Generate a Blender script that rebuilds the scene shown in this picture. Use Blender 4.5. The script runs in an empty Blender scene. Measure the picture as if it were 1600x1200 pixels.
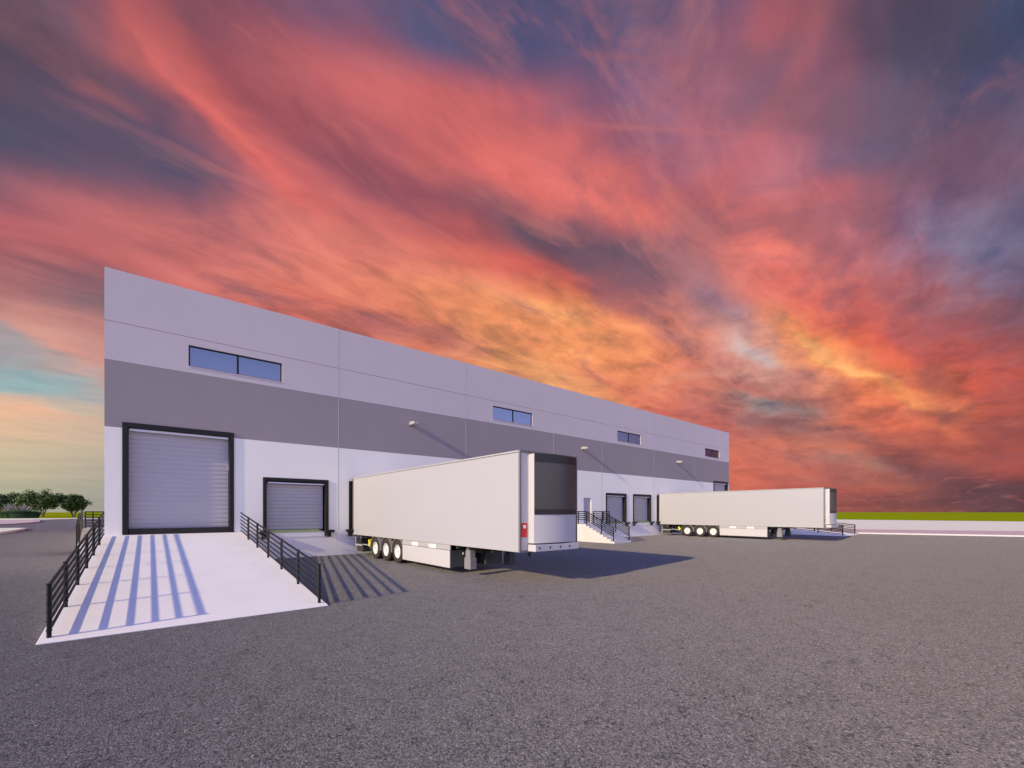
import bpy, math, random
from mathutils import Vector, Matrix
R = math.radians
random.seed(7)

scene = bpy.context.scene
COL = scene.collection

# ---------------------------------------------------------------- view / place constants
YAW = R(40.03)          # camera heading, clockwise from +Y
EYE = 2.17              # camera height
FY = 22.4               # plane of the warehouse front
X0, X1 = -1.31, 52.09   # ends of the warehouse front
TOP = 11.45
DOCK = 1.28             # dock floor height
SUN_EL, SUN_AZ = 21.9, 6.2   # light travels along +X and a little into the wall

# ---------------------------------------------------------------- small mesh builder
class MB:
    def __init__(s):
        s.v, s.f, s.m = [], [], []
    def face(s, pts, m=0):
        n = len(s.v); s.v += [tuple(p) for p in pts]
        s.f.append(tuple(range(n, n + len(pts)))); s.m.append(m)
    def box(s, x0, x1, y0, y1, z0, z1, m=0):
        n = len(s.v)
        s.v += [(x0,y0,z0),(x1,y0,z0),(x1,y1,z0),(x0,y1,z0),(x0,y0,z1),(x1,y0,z1),(x1,y1,z1),(x0,y1,z1)]
        for q in ((0,3,2,1),(4,5,6,7),(0,1,5,4),(1,2,6,5),(2,3,7,6),(3,0,4,7)):
            s.f.append(tuple(n+i for i in q)); s.m.append(m)
    def prism(s, pts, a, b, m=0):
        """pts: list of (p,q) outline, extruded; a,b functions (p,q)->xyz for both ends"""
        n = len(s.v); k = len(pts)
        s.v += [a(*p) for p in pts] + [b(*p) for p in pts]
        s.f.append(tuple(n+i for i in range(k))[::-1]); s.m.append(m)
        s.f.append(tuple(n+k+i for i in range(k))); s.m.append(m)
        for i in range(k):
            j = (i+1) % k
            s.f.append((n+i, n+j, n+k+j, n+k+i)); s.m.append(m)
    def tube(s, p, q, r, n=8, r2=None, m=0, cap=True):
        p, q = Vector(p), Vector(q); d = (q-p).normalized()
        a = d.orthogonal().normalized(); b = d.cross(a)
        r2 = r if r2 is None else r2; i0 = len(s.v)
        for c, rr in ((p, r), (q, r2)):
            for i in range(n):
                t = 2*math.pi*(i+.5)/n
                s.v.append(tuple(c + a*rr*math.cos(t) + b*rr*math.sin(t)))
        for i in range(n):
            j = (i+1) % n
            s.f.append((i0+i, i0+j, i0+n+j, i0+n+i)); s.m.append(m)
        if cap:
            s.f.append(tuple(i0+i for i in range(n))[::-1]); s.m.append(m)
            s.f.append(tuple(i0+n+i for i in range(n))); s.m.append(m)
    def lathe_x(s, prof, n=32, m=0, c=(0,0,0)):
        """profile [(x, r)] turned round the X axis through c"""
        i0 = len(s.v); k = len(prof)
        for i in range(n):
            t = 2*math.pi*i/n
            for x, r in prof:
                s.v.append((c[0]+x, c[1]+r*math.cos(t), c[2]+r*math.sin(t)))
        for i in range(n):
            j = (i+1) % n
            for a in range(k-1):
                s.f.append((i0+i*k+a, i0+j*k+a, i0+j*k+a+1, i0+i*k+a+1)); s.m.append(m)
    def build(s, name, mats, parent=None, loc=(0,0,0), smooth=False, bevel=0, fix=True):
        me = bpy.data.meshes.new(name)
        me.from_pydata(s.v, [], s.f)
        mats = mats if isinstance(mats, (list, tuple)) else [mats]
        for mt in mats: me.materials.append(mt)
        me.polygons.foreach_set('material_index', s.m)
        if fix:
            import bmesh
            bm = bmesh.new(); bm.from_mesh(me)
            bmesh.ops.remove_doubles(bm, verts=bm.verts, dist=1e-5)
            bmesh.ops.recalc_face_normals(bm, faces=bm.faces)
            bm.to_mesh(me); bm.free()
        o = bpy.data.objects.new(name, me); COL.objects.link(o)
        o.location = loc
        if parent: o.parent = parent
        if smooth:
            me.polygons.foreach_set('use_smooth', [True]*len(me.polygons))
            if smooth != 'all':
                me.set_sharp_from_angle(angle=R(35))
        if bevel:
            b = o.modifiers.new('edge', 'BEVEL'); b.width = bevel; b.segments = 2
            b.limit_method = 'ANGLE'; b.angle_limit = R(40)
        return o

def empty(name, loc=(0,0,0), rz=0):
    o = bpy.data.objects.new(name, None); COL.objects.link(o)
    o.location = loc; o.rotation_euler = (0,0,rz); o.empty_display_size = .2
    return o
def tag(o, label, cat, group=None):
    o['label'] = label; o['category'] = cat
    if group: o['group'] = group
    return o
def kind(o, k):
    o['kind'] = k; return o
def copy_tree(o, parent=None):
    c = o.copy(); COL.objects.link(c)
    if parent: c.parent = parent
    for ch in list(o.children): copy_tree(ch, c)
    return c

# ---------------------------------------------------------------- node helper
class S:
    """wraps a float socket so that node maths reads like maths"""
    nt = None
    def __init__(s, sock): s.k = sock
    @staticmethod
    def op(o, *a, clamp=False):
        n = S.nt.nodes.new('ShaderNodeMath'); n.operation = o; n.use_clamp = clamp
        for i, x in enumerate(a):
            if isinstance(x, S): S.nt.links.new(x.k, n.inputs[i])
            else: n.inputs[i].default_value = x
        return S(n.outputs[0])
    def __add__(s, o): return S.op('ADD', s, o)
    __radd__ = __add__
    def __sub__(s, o): return S.op('SUBTRACT', s, o)
    def __rsub__(s, o): return S.op('SUBTRACT', o, s)
    def __mul__(s, o): return S.op('MULTIPLY', s, o)
    __rmul__ = __mul__
    def __truediv__(s, o): return S.op('DIVIDE', s, o)
def smooth(x, a, b):
    n = S.nt.nodes.new('ShaderNodeMapRange'); n.interpolation_type = 'SMOOTHSTEP'
    S.nt.links.new(x.k, n.inputs['Value'])
    n.inputs['From Min'].default_value = a; n.inputs['From Max'].default_value = b
    return S(n.outputs['Result'])
def combine(x, y, z):
    n = S.nt.nodes.new('ShaderNodeCombineXYZ')
    for i, c in enumerate((x, y, z)):
        if isinstance(c, S): S.nt.links.new(c.k, n.inputs[i])
        else: n.inputs[i].default_value = c
    return n.outputs[0]
def noise(vec, scale, detail=4, rough=.5, dist=0, typ=None):
    n = S.nt.nodes.new('ShaderNodeTexNoise'); n.inputs['Scale'].default_value = scale
    n.inputs['Detail'].default_value = detail; n.inputs['Roughness'].default_value = rough
    n.inputs['Distortion'].default_value = dist
    if vec is not None: S.nt.links.new(vec, n.inputs['Vector'])
    return S(n.outputs['Fac'])
def mixc(fac, a, b, mode='MIX'):
    n = S.nt.nodes.new('ShaderNodeMix'); n.data_type = 'RGBA'; n.blend_type = mode; n.clamp_factor = True
    for i, x in ((0, fac), (6, a), (7, b)):
        if isinstance(x, S): S.nt.links.new(x.k, n.inputs[i])
        elif isinstance(x, bpy.types.NodeSocket): S.nt.links.new(x, n.inputs[i])
        elif i == 0: n.inputs[0].default_value = x
        else: n.inputs[i].default_value = (*x, 1) if len(x) == 3 else x
    return n.outputs[2]

# ---------------------------------------------------------------- materials
def mat(name, col, rough=.6, spec=.4, metal=0, var=0, vscale=1.5, fine=0, fscale=60, bump=0, bscale=80, coat=0, stretch=(1,1,1)):
    m = bpy.data.materials.new(name); m.use_nodes = True
    nt = m.node_tree; S.nt = nt
    p = nt.nodes['Principled BSDF']
    p.inputs['Base Color'].default_value = (*col, 1); p.inputs['Roughness'].default_value = rough
    p.inputs['Specular IOR Level'].default_value = spec; p.inputs['Metallic'].default_value = metal
    p.inputs['Coat Weight'].default_value = coat
    tc = nt.nodes.new('ShaderNodeTexCoord')
    mp = nt.nodes.new('ShaderNodeMapping'); mp.inputs['Scale'].default_value = stretch
    nt.links.new(tc.outputs['Object'], mp.inputs['Vector'])
    v = mp.outputs['Vector']
    if var or fine:
        pass
        t = None
        if var: t = (noise(v, vscale, 5, .6) - .5) * (2*var)
        if fine:
            t2 = (noise(v, fscale, 2, .6) - .5) * (2*fine)
            t = t2 if t is None else t + t2
        t = t + 1.0
        mul = combine(t, t, t)
        c = mixc(1.0, col, mul, 'MULTIPLY')
        nt.links.new(c, p.inputs['Base Color'])
        r = S.op('MULTIPLY_ADD', noise(v, vscale*1.7, 4), .25*rough, rough*.87)
        nt.links.new(r.k, p.inputs['Roughness'])
    if bump:
        b = nt.nodes.new('ShaderNodeBump'); b.inputs['Distance'].default_value = bump; b.inputs['Strength'].default_value = .6
        nt.links.new(noise(v, bscale, 3).k, b.inputs['Height']); nt.links.new(b.outputs[0], p.inputs['Normal'])
    return m

def asphalt():
    m = bpy.data.materials.new('asphalt'); m.use_nodes = True
    nt = m.node_tree; S.nt = nt; p = nt.nodes['Principled BSDF']
    tc = nt.nodes.new('ShaderNodeTexCoord'); v = tc.outputs['Object']
    def vor(scale, feat='F1', vec=None):
        n = nt.nodes.new('ShaderNodeTexVoronoi'); n.feature = feat; n.inputs['Scale'].default_value = scale
        nt.links.new(vec or v, n.inputs['Vector']); return n
    a = vor(62)
    sep = nt.nodes.new('ShaderNodeSeparateColor'); nt.links.new(a.outputs['Color'], sep.inputs[0])
    stone = S(sep.outputs[0])
    big = noise(v, .16, 4, .6); mid = noise(v, 2.2, 5, .65); fine = noise(v, 130, 2, .7)
    # cracks: thin cell borders, broken up by noise
    wv = nt.nodes.new('ShaderNodeVectorMath'); wv.operation = 'ADD'
    nz = nt.nodes.new('ShaderNodeTexNoise'); nz.inputs['Scale'].default_value = 3.5; nz.inputs['Detail'].default_value = 5
    nt.links.new(v, nz.inputs['Vector'])
    sc = nt.nodes.new('ShaderNodeVectorMath'); sc.operation = 'SCALE'; sc.inputs['Scale'].default_value = .35
    nt.links.new(nz.outputs['Color'], sc.inputs[0])
    nt.links.new(v, wv.inputs[0]); nt.links.new(sc.outputs[0], wv.inputs[1])
    ce = vor(1.5, 'DISTANCE_TO_EDGE', wv.outputs[0])
    crack = (1.0 - smooth(S(ce.outputs['Distance']), .002, .008)) * smooth(noise(v, 1.7, 3), .56, .64)
    val = .197 * (1.0 + (big - .5)*.18 + (mid - .5)*.30 + (stone - .5)*1.0 + (fine - .5)*1.5)
    hair = vor(6.5, 'DISTANCE_TO_EDGE', wv.outputs[0])
    hair = (1.0 - smooth(S(hair.outputs['Distance']), .010, .045)) * smooth(noise(v, 2.6, 4, .7), .53, .60)
    val = val * (1.0 - crack*.55) * (1.0 - hair*.5)
    # a few pale chips and dark pits
    val = val + smooth(stone, .92, .99) * .09
    pit = smooth(noise(v, 16, 4, .65), .60, .68)
    val = val * (1.0 - pit*.75)
    c = combine(val*1.05, val*.945, val*.92)
    nt.links.new(c, p.inputs['Base Color'])
    p.inputs['Roughness'].default_value = .85; p.inputs['Specular IOR Level'].default_value = .18; p.inputs['Diffuse Roughness'].default_value = 1.0
    h = S(a.outputs['Distance'])*-.6 + fine*.7 + noise(v, 24, 4, .7)*1.9 + crack*-.7 + hair*-.8 + pit*-.8
    b = nt.nodes.new('ShaderNodeBump'); b.inputs['Distance'].default_value = .022; b.inputs['Strength'].default_value = .8
    nt.links.new(h.k, b.inputs['Height']); nt.links.new(b.outputs[0], p.inputs['Normal'])
    return m

def concrete(name, col, bump=.004):
    m = bpy.data.materials.new(name); m.use_nodes = True
    nt = m.node_tree; S.nt = nt; p = nt.nodes['Principled BSDF']
    tc = nt.nodes.new('ShaderNodeTexCoord'); v = tc.outputs['Object']
    t = 1.0 + (noise(v, .9, 6, .65) - .5)*.16 + (noise(v, 9, 5, .7) - .5)*.12 + (noise(v, 120, 2) - .5)*.12
    st = smooth(noise(v, 3.1, 5, .7), .66, .78)
    t = t * (1.0 - st*.07)
    nt.links.new(mixc(1.0, col, combine(t, t, t), 'MULTIPLY'), p.inputs['Base Color'])
    p.inputs['Roughness'].default_value = .75; p.inputs['Specular IOR Level'].default_value = .3
    b = nt.nodes.new('ShaderNodeBump'); b.inputs['Distance'].default_value = bump; b.inputs['Strength'].default_value = .5
    nt.links.new(noise(v, 60, 4, .6).k, b.inputs['Height']); nt.links.new(b.outputs[0], p.inputs['Normal'])
    return m

def pavers(name, c1, c2, sx=.6):
    m = bpy.data.materials.new(name); m.use_nodes = True
    nt = m.node_tree; S.nt = nt; p = nt.nodes['Principled BSDF']
    tc = nt.nodes.new('ShaderNodeTexCoord')
    b = nt.nodes.new('ShaderNodeTexBrick'); b.inputs['Scale'].default_value = 1
    b.inputs['Brick Width'].default_value = sx; b.inputs['Row Height'].default_value = sx/2
    b.inputs['Mortar Size'].default_value = .008
    b.inputs['Color1'].default_value = (*c1, 1); b.inputs['Color2'].default_value = (*c2, 1)
    b.inputs['Mortar'].default_value = (*[x*.75 for x in c1], 1)
    nt.links.new(tc.outputs['Object'], b.inputs['Vector'])
    t = 1.0 + (noise(tc.outputs['Object'], .25, 5, .6) - .5)*.3
    nt.links.new(mixc(1.0, b.outputs['Color'], combine(t, t, t), 'MULTIPLY'), p.inputs['Base Color'])
    p.inputs['Roughness'].default_value = .85
    return m

def grass_mat():
    m = bpy.data.materials.new('meadow_grass'); m.use_nodes = True
    nt = m.node_tree; S.nt = nt; p = nt.nodes['Principled BSDF']
    tc = nt.nodes.new('ShaderNodeTexCoord'); v = tc.outputs['Object']
    c = mixc(noise(v, .03, 6, .65), (.235, .305, .005), (.345, .375, .008))
    c = mixc(noise(v, 1.2, 4, .7)*.5, c, (.19, .27, .006))
    nt.links.new(c, p.inputs['Base Color'])
    p.inputs['Roughness'].default_value = 1; p.inputs['Specular IOR Level'].default_value = 0
    return m

def leaf_mat(name, a, b, trans=.25):
    m = bpy.data.materials.new(name); m.use_nodes = True
    nt = m.node_tree; S.nt = nt; p = nt.nodes['Principled BSDF']
    tc = nt.nodes.new('ShaderNodeTexCoord')
    g = nt.nodes.new('ShaderNodeNewGeometry')
    c = mixc(S(g.outputs['Random Per Island']), a, b)
    c = mixc(smooth(noise(tc.outputs['Object'], .35, 3), .35, .65)*.6, c, [x*.6 for x in a])
    nt.links.new(c, p.inputs['Base Color']); p.inputs['Roughness'].default_value = .6
    p.inputs['Specular IOR Level'].default_value = .25
    return m

M = {}
M['asphalt'] = asphalt()
M['white_wall'] = mat('white_painted_wall', (.93,.875,.79), .75, .3, var=.035, vscale=.7, fine=.02, fscale=45, bump=.002, bscale=90)
M['grey_wall'] = mat('light_grey_painted_wall', (.635,.555,.555), .75, .3, var=.04, vscale=.5, fine=.02, fscale=45, bump=.002, bscale=90)
M['band_wall'] = mat('dark_grey_painted_wall', (.335,.28,.285), .75, .3, var=.05, vscale=.5, fine=.02, fscale=45, bump=.002, bscale=90)
M['base_wall'] = concrete('concrete_base', (.90,.83,.80))
M['concrete'] = concrete('pale_ramp_concrete', (.90,.835,.80))
M['stair_concrete'] = concrete('white_stair_concrete', (.62,.60,.60))
M['frame'] = mat('dark_bronze_metal', (.012,.0105,.0095), .5, .3, var=.15, vscale=3)
M['rubber'] = mat('black_rubber', (.025,.023,.022), .8, .3, var=.3, vscale=6, bump=.004, bscale=40)
M['shutter'] = mat('grey_steel_shutter', (.46,.42,.43), .42, .5, metal=.0, var=.05, vscale=1.2)
M['door'] = mat('grey_steel_door', (.42,.385,.43), .45, .5, var=.04)
M['seal'] = mat('pale_seal_strip', (.72,.70,.74), .6)
M['lip'] = mat('green_lip_paint', (.42,.52,.22), .6, var=.35, vscale=9)
M['rail'] = mat('black_railing_paint', (.008,.008,.009), .5, .25, var=.2, vscale=8)
M['lampwhite'] = mat('white_lamp_metal', (.42,.40,.38), .5)
M['lit_joint'] = mat('sunlit_joint_tone', (.50,.48,.485), .7, .3, var=.08, vscale=2)  # panel joints: grazing sun on the joint edges put into the colour
M['roofing'] = mat('grey_roofing', (.3,.3,.31), .9, var=.15, vscale=.5)
M['kerb'] = concrete('white_kerb_concrete', (.62,.59,.58))
M['apron'] = concrete('pale_apron_concrete', (.84,.82,.68))
M['pink'] = pavers('pink_pavers', (.60,.43,.43), (.64,.48,.47))
M['grass'] = grass_mat()
M['trailer'] = mat('white_trailer_panel', (.415,.40,.415), .42, .4, var=.025, vscale=.6, fine=.008, fscale=30, coat=.1)
M['trim'] = mat('grey_trailer_trim', (.16,.145,.14), .45, .5, var=.08)
M['silver'] = mat('silver_side_rail', (.42,.40,.40), .4, .5, var=.06, vscale=4)
M['reefer'] = mat('white_unit_paint', (.54,.515,.525), .38, .5, var=.02, vscale=1, coat=.15)
M['grille'] = mat('dark_grille_panel', (.062,.055,.05), .35, .5, var=.05, vscale=2)
M['black'] = mat('black_plastic', (.012,.012,.012), .45, .5, var=.2, vscale=5)
M['chassis'] = mat('dark_chassis_paint', (.045,.042,.042), .6, .4, var=.25, vscale=3)
M['panel_leg_shade'] = mat('dark_grey_box_leg_shade', (.06,.058,.06), .5, .4, var=.15, vscale=3)  # own colour of the pallet boxes; painted shade on the far-side leg
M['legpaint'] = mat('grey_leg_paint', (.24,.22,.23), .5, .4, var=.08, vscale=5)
M['tyre'] = mat('tyre_rubber', (.045,.036,.032), .85, .25, var=.2, vscale=7, bump=.004, bscale=50)
M['rim'] = mat('white_wheel_rim', (.85,.84,.83), .4, .5, var=.05, vscale=6)
M['red'] = mat('red_marker_plate', (.72,.012,.012), .4, .5)
M['lens'] = mat('white_round_lens', (.8,.78,.76), .3, .5)
M['yellow'] = mat('yellow_chock_plastic', (.85,.72,.02), .5, .4, var=.05)
M['blue'] = mat('dark_blue_tank_paint', (.03,.035,.085), .5, .4, var=.1)
M['mudguard'] = mat('grey_mudguard', (.30,.285,.28), .5, .4, var=.08)
M['bark'] = mat('pale_bark', (.20,.15,.12), .9, .2, var=.3, vscale=3)
M['leaf'] = leaf_mat('broad_leaves', (.04,.08,.02), (.10,.165,.04))
M['leaf2'] = leaf_mat('broad_leaves_dark', (.035,.075,.025), (.085,.145,.05))
M['blade'] = leaf_mat('grass_blades_dark', (.05,.10,.05), (.12,.21,.14))
M['blade2'] = leaf_mat('grass_blades_yellow', (.25,.25,.06), (.36,.34,.10))
M['flax'] = leaf_mat('flax_blades', (.16,.17,.15), (.55,.52,.52))
def glass():
    m = mat('window_glass', (.02,.03,.05), .03, .9)
    p = m.node_tree.nodes['Principled BSDF']; p.inputs['IOR'].default_value = 2.2; p.inputs['Metallic'].default_value = .55
    p.inputs['Base Color'].default_value = (.065,.12,.225,1)
    return m
M['glass'] = glass()

SKY_ROWS = [
    (0, [166, 165, 141,  166, 165, 142,  163, 162, 143,  159, 157, 144,  156, 154, 145,  155, 152, 145,  155, 152, 145,  156, 152, 146,  157, 153, 146,  160, 155, 147,  184, 153, 138,  192, 146, 128,  195, 137, 120,  197, 129, 111,  196, 118, 100,  185, 87, 77,  184, 86, 75,  184, 86, 76,  185, 86, 76,  186, 87, 76,  187, 88, 76,  189, 89, 76,  191, 91, 77,  188, 91, 77,  166, 83, 75,  155, 80, 74,  155, 82, 74,  151, 83, 74,  137, 80, 74,  118, 75, 73,  102, 68, 71,  95, 64, 71]),
    (2, [178, 174, 146,  177, 173, 146,  174, 169, 146,  169, 164, 147,  166, 161, 148,  164, 159, 148,  164, 159, 149,  165, 159, 149,  166, 159, 149,  168, 160, 150,  188, 154, 137,  195, 145, 127,  197, 136, 118,  199, 128, 109,  196, 113, 95,  186, 88, 76,  187, 87, 76,  188, 88, 76,  190, 89, 77,  192, 90, 77,  195, 92, 78,  198, 94, 78,  201, 97, 79,  199, 96, 79,  187, 90, 77,  177, 87, 76,  172, 87, 75,  163, 87, 75,  147, 84, 76,  124, 78, 76,  105, 71, 74,  101, 68, 73]),
    (4, [199, 183, 152,  197, 182, 152,  190, 176, 152,  183, 171, 152,  179, 167, 152,  176, 165, 152,  175, 164, 153,  175, 164, 153,  176, 164, 153,  177, 164, 153,  192, 153, 137,  197, 143, 125,  200, 134, 115,  201, 126, 107,  200, 113, 94,  195, 92, 78,  197, 92, 78,  199, 94, 78,  201, 95, 79,  204, 97, 79,  206, 100, 80,  209, 103, 81,  210, 103, 81,  205, 101, 82,  193, 100, 85,  181, 101, 90,  174, 100, 88,  171, 93, 82,  169, 87, 76,  166, 82, 73,  164, 78, 71,  168, 77, 69]),
    (6.5, [225, 187, 152,  223, 186, 152,  216, 183, 153,  205, 178, 155,  195, 174, 155,  190, 171, 156,  187, 170, 156,  187, 170, 156,  186, 170, 156,  187, 169, 155,  197, 152, 134,  201, 140, 121,  203, 132, 112,  205, 125, 103,  211, 117, 91,  213, 106, 82,  213, 104, 81,  214, 106, 82,  215, 107, 82,  216, 109, 82,  216, 110, 83,  215, 110, 83,  210, 107, 84,  197, 104, 88,  181, 105, 94,  176, 107, 95,  186, 104, 88,  193, 97, 78,  185, 90, 75,  172, 84, 74,  164, 80, 73,  159, 78, 72]),
    (9, [225, 181, 153,  226, 181, 152,  221, 181, 155,  211, 180, 158,  202, 178, 160,  197, 177, 161,  195, 176, 161,  194, 176, 161,  193, 175, 161,  194, 174, 160,  200, 148, 130,  204, 136, 116,  208, 130, 106,  222, 129, 90,  224, 125, 86,  223, 121, 85,  221, 115, 84,  219, 110, 84,  217, 106, 83,  214, 104, 83,  209, 102, 84,  202, 100, 86,  192, 101, 91,  178, 103, 97,  175, 107, 98,  195, 109, 90,  211, 105, 79,  213, 99, 73,  207, 93, 71,  194, 87, 69,  175, 80, 70,  167, 78, 71]),
    (11.5, [151, 173, 175,  160, 175, 175,  168, 175, 174,  174, 173, 171,  176, 168, 166,  178, 165, 162,  180, 161, 158,  185, 158, 154,  192, 154, 148,  198, 149, 140,  199, 110, 91,  200, 107, 87,  213, 124, 88,  228, 141, 89,  227, 136, 88,  225, 129, 87,  223, 123, 86,  219, 116, 85,  214, 109, 84,  211, 103, 84,  206, 103, 87,  195, 105, 94,  179, 108, 102,  166, 116, 111,  188, 115, 102,  212, 111, 86,  227, 114, 76,  231, 113, 71,  223, 99, 67,  207, 85, 66,  185, 79, 69,  175, 78, 71]),
    (14, [160, 149, 154,  163, 153, 157,  179, 152, 152,  193, 150, 146,  203, 145, 136,  207, 142, 131,  208, 139, 128,  207, 137, 126,  204, 134, 124,  195, 107, 95,  197, 104, 87,  198, 105, 86,  199, 105, 86,  201, 107, 86,  218, 130, 88,  229, 143, 90,  229, 140, 89,  225, 132, 88,  218, 119, 86,  216, 112, 86,  213, 112, 89,  201, 113, 96,  193, 118, 105,  196, 122, 110,  209, 126, 109,  230, 130, 90,  238, 122, 74,  231, 100, 66,  214, 83, 65,  194, 79, 69,  168, 79, 76,  152, 80, 82]),
    (16.5, [184, 121, 120,  184, 125, 124,  188, 128, 124,  192, 129, 124,  187, 125, 121,  182, 123, 120,  176, 121, 120,  169, 118, 119,  188, 104, 99,  192, 101, 91,  194, 103, 89,  197, 104, 87,  199, 105, 86,  204, 109, 86,  221, 129, 88,  230, 144, 90,  233, 149, 92,  230, 141, 90,  227, 129, 87,  228, 125, 86,  225, 123, 89,  220, 121, 96,  211, 133, 118,  208, 146, 133,  227, 143, 109,  238, 126, 80,  228, 99, 68,  209, 83, 68,  187, 81, 75,  164, 83, 85,  141, 85, 94,  132, 88, 102]),
    (19, [170, 102, 105,  168, 105, 108,  154, 106, 111,  144, 107, 113,  136, 105, 113,  132, 104, 112,  137, 103, 110,  192, 104, 99,  197, 104, 96,  194, 102, 93,  194, 102, 91,  196, 103, 88,  200, 105, 87,  210, 114, 87,  223, 131, 89,  231, 146, 91,  233, 146, 91,  234, 139, 87,  239, 140, 86,  239, 138, 87,  234, 129, 90,  218, 130, 112,  202, 144, 137,  218, 144, 122,  233, 129, 90,  223, 101, 74,  205, 86, 74,  182, 86, 83,  163, 88, 94,  142, 94, 110,  128, 97, 119,  119, 100, 124]),
    (21.5, [164, 89, 97,  160, 90, 98,  155, 92, 100,  150, 94, 102,  150, 95, 103,  168, 97, 101,  195, 101, 99,  200, 104, 98,  204, 106, 96,  205, 105, 93,  205, 105, 91,  202, 105, 89,  205, 109, 88,  215, 120, 89,  225, 134, 90,  231, 139, 89,  236, 139, 87,  242, 146, 87,  244, 148, 88,  238, 136, 87,  215, 120, 98,  188, 125, 123,  194, 131, 125,  217, 122, 101,  218, 100, 82,  209, 92, 82,  193, 93, 91,  174, 95, 102,  145, 102, 121,  127, 107, 133,  116, 105, 133,  111, 102, 131]),
    (24, [180, 94, 102,  180, 93, 101,  181, 94, 99,  184, 96, 99,  190, 100, 100,  197, 102, 100,  203, 104, 100,  208, 108, 99,  214, 110, 97,  217, 110, 94,  218, 111, 93,  216, 114, 91,  219, 119, 91,  224, 128, 91,  231, 136, 91,  238, 142, 89,  242, 145, 88,  240, 142, 86,  231, 127, 83,  207, 108, 89,  174, 107, 108,  161, 112, 121,  191, 111, 110,  216, 103, 93,  219, 101, 91,  210, 101, 97,  188, 101, 107,  154, 104, 123,  134, 106, 132,  121, 103, 131,  111, 97, 126,  105, 93, 122]),
    (27, [130, 89, 107,  148, 91, 105,  166, 94, 104,  179, 97, 104,  190, 101, 104,  198, 104, 104,  205, 107, 105,  212, 113, 106,  220, 119, 107,  223, 120, 105,  225, 120, 102,  226, 122, 99,  228, 126, 96,  231, 132, 94,  235, 135, 91,  234, 130, 86,  227, 118, 82,  210, 100, 80,  183, 91, 87,  155, 94, 100,  135, 100, 114,  171, 105, 113,  210, 107, 102,  222, 107, 97,  219, 107, 100,  206, 105, 106,  178, 101, 113,  149, 96, 116,  130, 94, 118,  128, 93, 116,  122, 92, 116,  118, 92, 116]),
    (30, [76, 79, 102,  84, 81, 104,  96, 83, 106,  110, 85, 106,  124, 87, 106,  133, 88, 106,  147, 92, 107,  175, 100, 107,  200, 108, 107,  214, 113, 106,  222, 116, 105,  224, 116, 102,  223, 114, 98,  219, 109, 90,  214, 101, 85,  209, 94, 82,  194, 90, 84,  158, 86, 90,  133, 88, 99,  144, 94, 105,  178, 101, 108,  197, 103, 105,  206, 104, 103,  213, 106, 103,  208, 104, 105,  187, 99, 108,  152, 95, 111,  128, 90, 110,  124, 90, 110,  123, 90, 111,  106, 89, 114,  94, 88, 115]),
    (33, [90, 74, 92,  91, 77, 96,  99, 78, 98,  104, 80, 99,  99, 81, 103,  93, 82, 106,  103, 84, 107,  136, 88, 106,  177, 96, 104,  205, 104, 102,  213, 106, 102,  203, 102, 100,  192, 96, 96,  189, 92, 92,  183, 88, 89,  164, 84, 89,  134, 82, 94,  140, 86, 97,  187, 96, 97,  209, 102, 100,  195, 99, 104,  181, 98, 109,  184, 101, 112,  188, 105, 115,  174, 104, 119,  146, 99, 120,  114, 93, 117,  97, 88, 113,  87, 84, 113,  84, 83, 114,  82, 82, 113,  74, 80, 111]),
    (36, [89, 76, 94,  95, 75, 92,  104, 77, 93,  109, 79, 95,  107, 81, 100,  116, 82, 101,  143, 85, 100,  171, 89, 98,  186, 91, 96,  189, 92, 97,  178, 90, 98,  168, 88, 99,  165, 87, 99,  161, 87, 98,  153, 85, 96,  152, 85, 95,  176, 90, 96,  212, 101, 96,  221, 105, 98,  202, 99, 102,  165, 94, 111,  164, 98, 116,  175, 101, 118,  187, 103, 117,  173, 100, 116,  139, 94, 116,  110, 89, 115,  90, 83, 109,  81, 78, 104,  73, 74, 101,  67, 74, 105,  64, 73, 105]),
    (39.5, [87, 76, 95,  89, 77, 96,  99, 81, 103,  133, 84, 99,  177, 89, 92,  186, 89, 90,  180, 86, 90,  170, 83, 90,  166, 82, 91,  168, 83, 93,  171, 86, 96,  172, 88, 97,  182, 91, 98,  196, 95, 96,  203, 97, 95,  215, 101, 96,  222, 104, 98,  210, 100, 100,  182, 95, 105,  147, 91, 112,  149, 95, 120,  167, 99, 118,  164, 99, 118,  147, 95, 120,  145, 90, 111,  136, 85, 104,  106, 76, 97,  80, 71, 91,  80, 72, 94,  80, 73, 95,  66, 72, 103,  63, 72, 104]),
    (43, [87, 76, 95,  89, 77, 96,  99, 81, 103,  135, 84, 99,  165, 83, 91,  153, 81, 92,  136, 80, 94,  149, 82, 95,  161, 85, 95,  169, 87, 96,  182, 90, 97,  192, 92, 97,  198, 94, 96,  202, 95, 96,  203, 96, 97,  199, 96, 100,  180, 92, 105,  156, 90, 109,  137, 89, 116,  121, 91, 125,  130, 92, 122,  130, 90, 116,  150, 91, 112,  167, 90, 102,  152, 86, 98,  127, 80, 95,  96, 75, 97,  82, 70, 91,  80, 72, 93,  80, 73, 95,  66, 72, 103,  63, 72, 104]),
    (47, [87, 76, 95,  89, 77, 96,  99, 81, 103,  135, 84, 99,  165, 83, 91,  153, 81, 92,  132, 80, 95,  129, 81, 100,  124, 82, 104,  116, 83, 110,  109, 83, 114,  115, 84, 113,  105, 84, 115,  85, 83, 119,  89, 83, 119,  91, 85, 119,  96, 86, 119,  106, 88, 118,  99, 87, 119,  93, 86, 120,  96, 87, 120,  99, 86, 118,  114, 86, 113,  147, 86, 101,  146, 84, 97,  123, 79, 93,  96, 75, 97,  82, 70, 91,  80, 72, 93,  80, 73, 95,  66, 72, 103,  63, 72, 104]),
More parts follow.
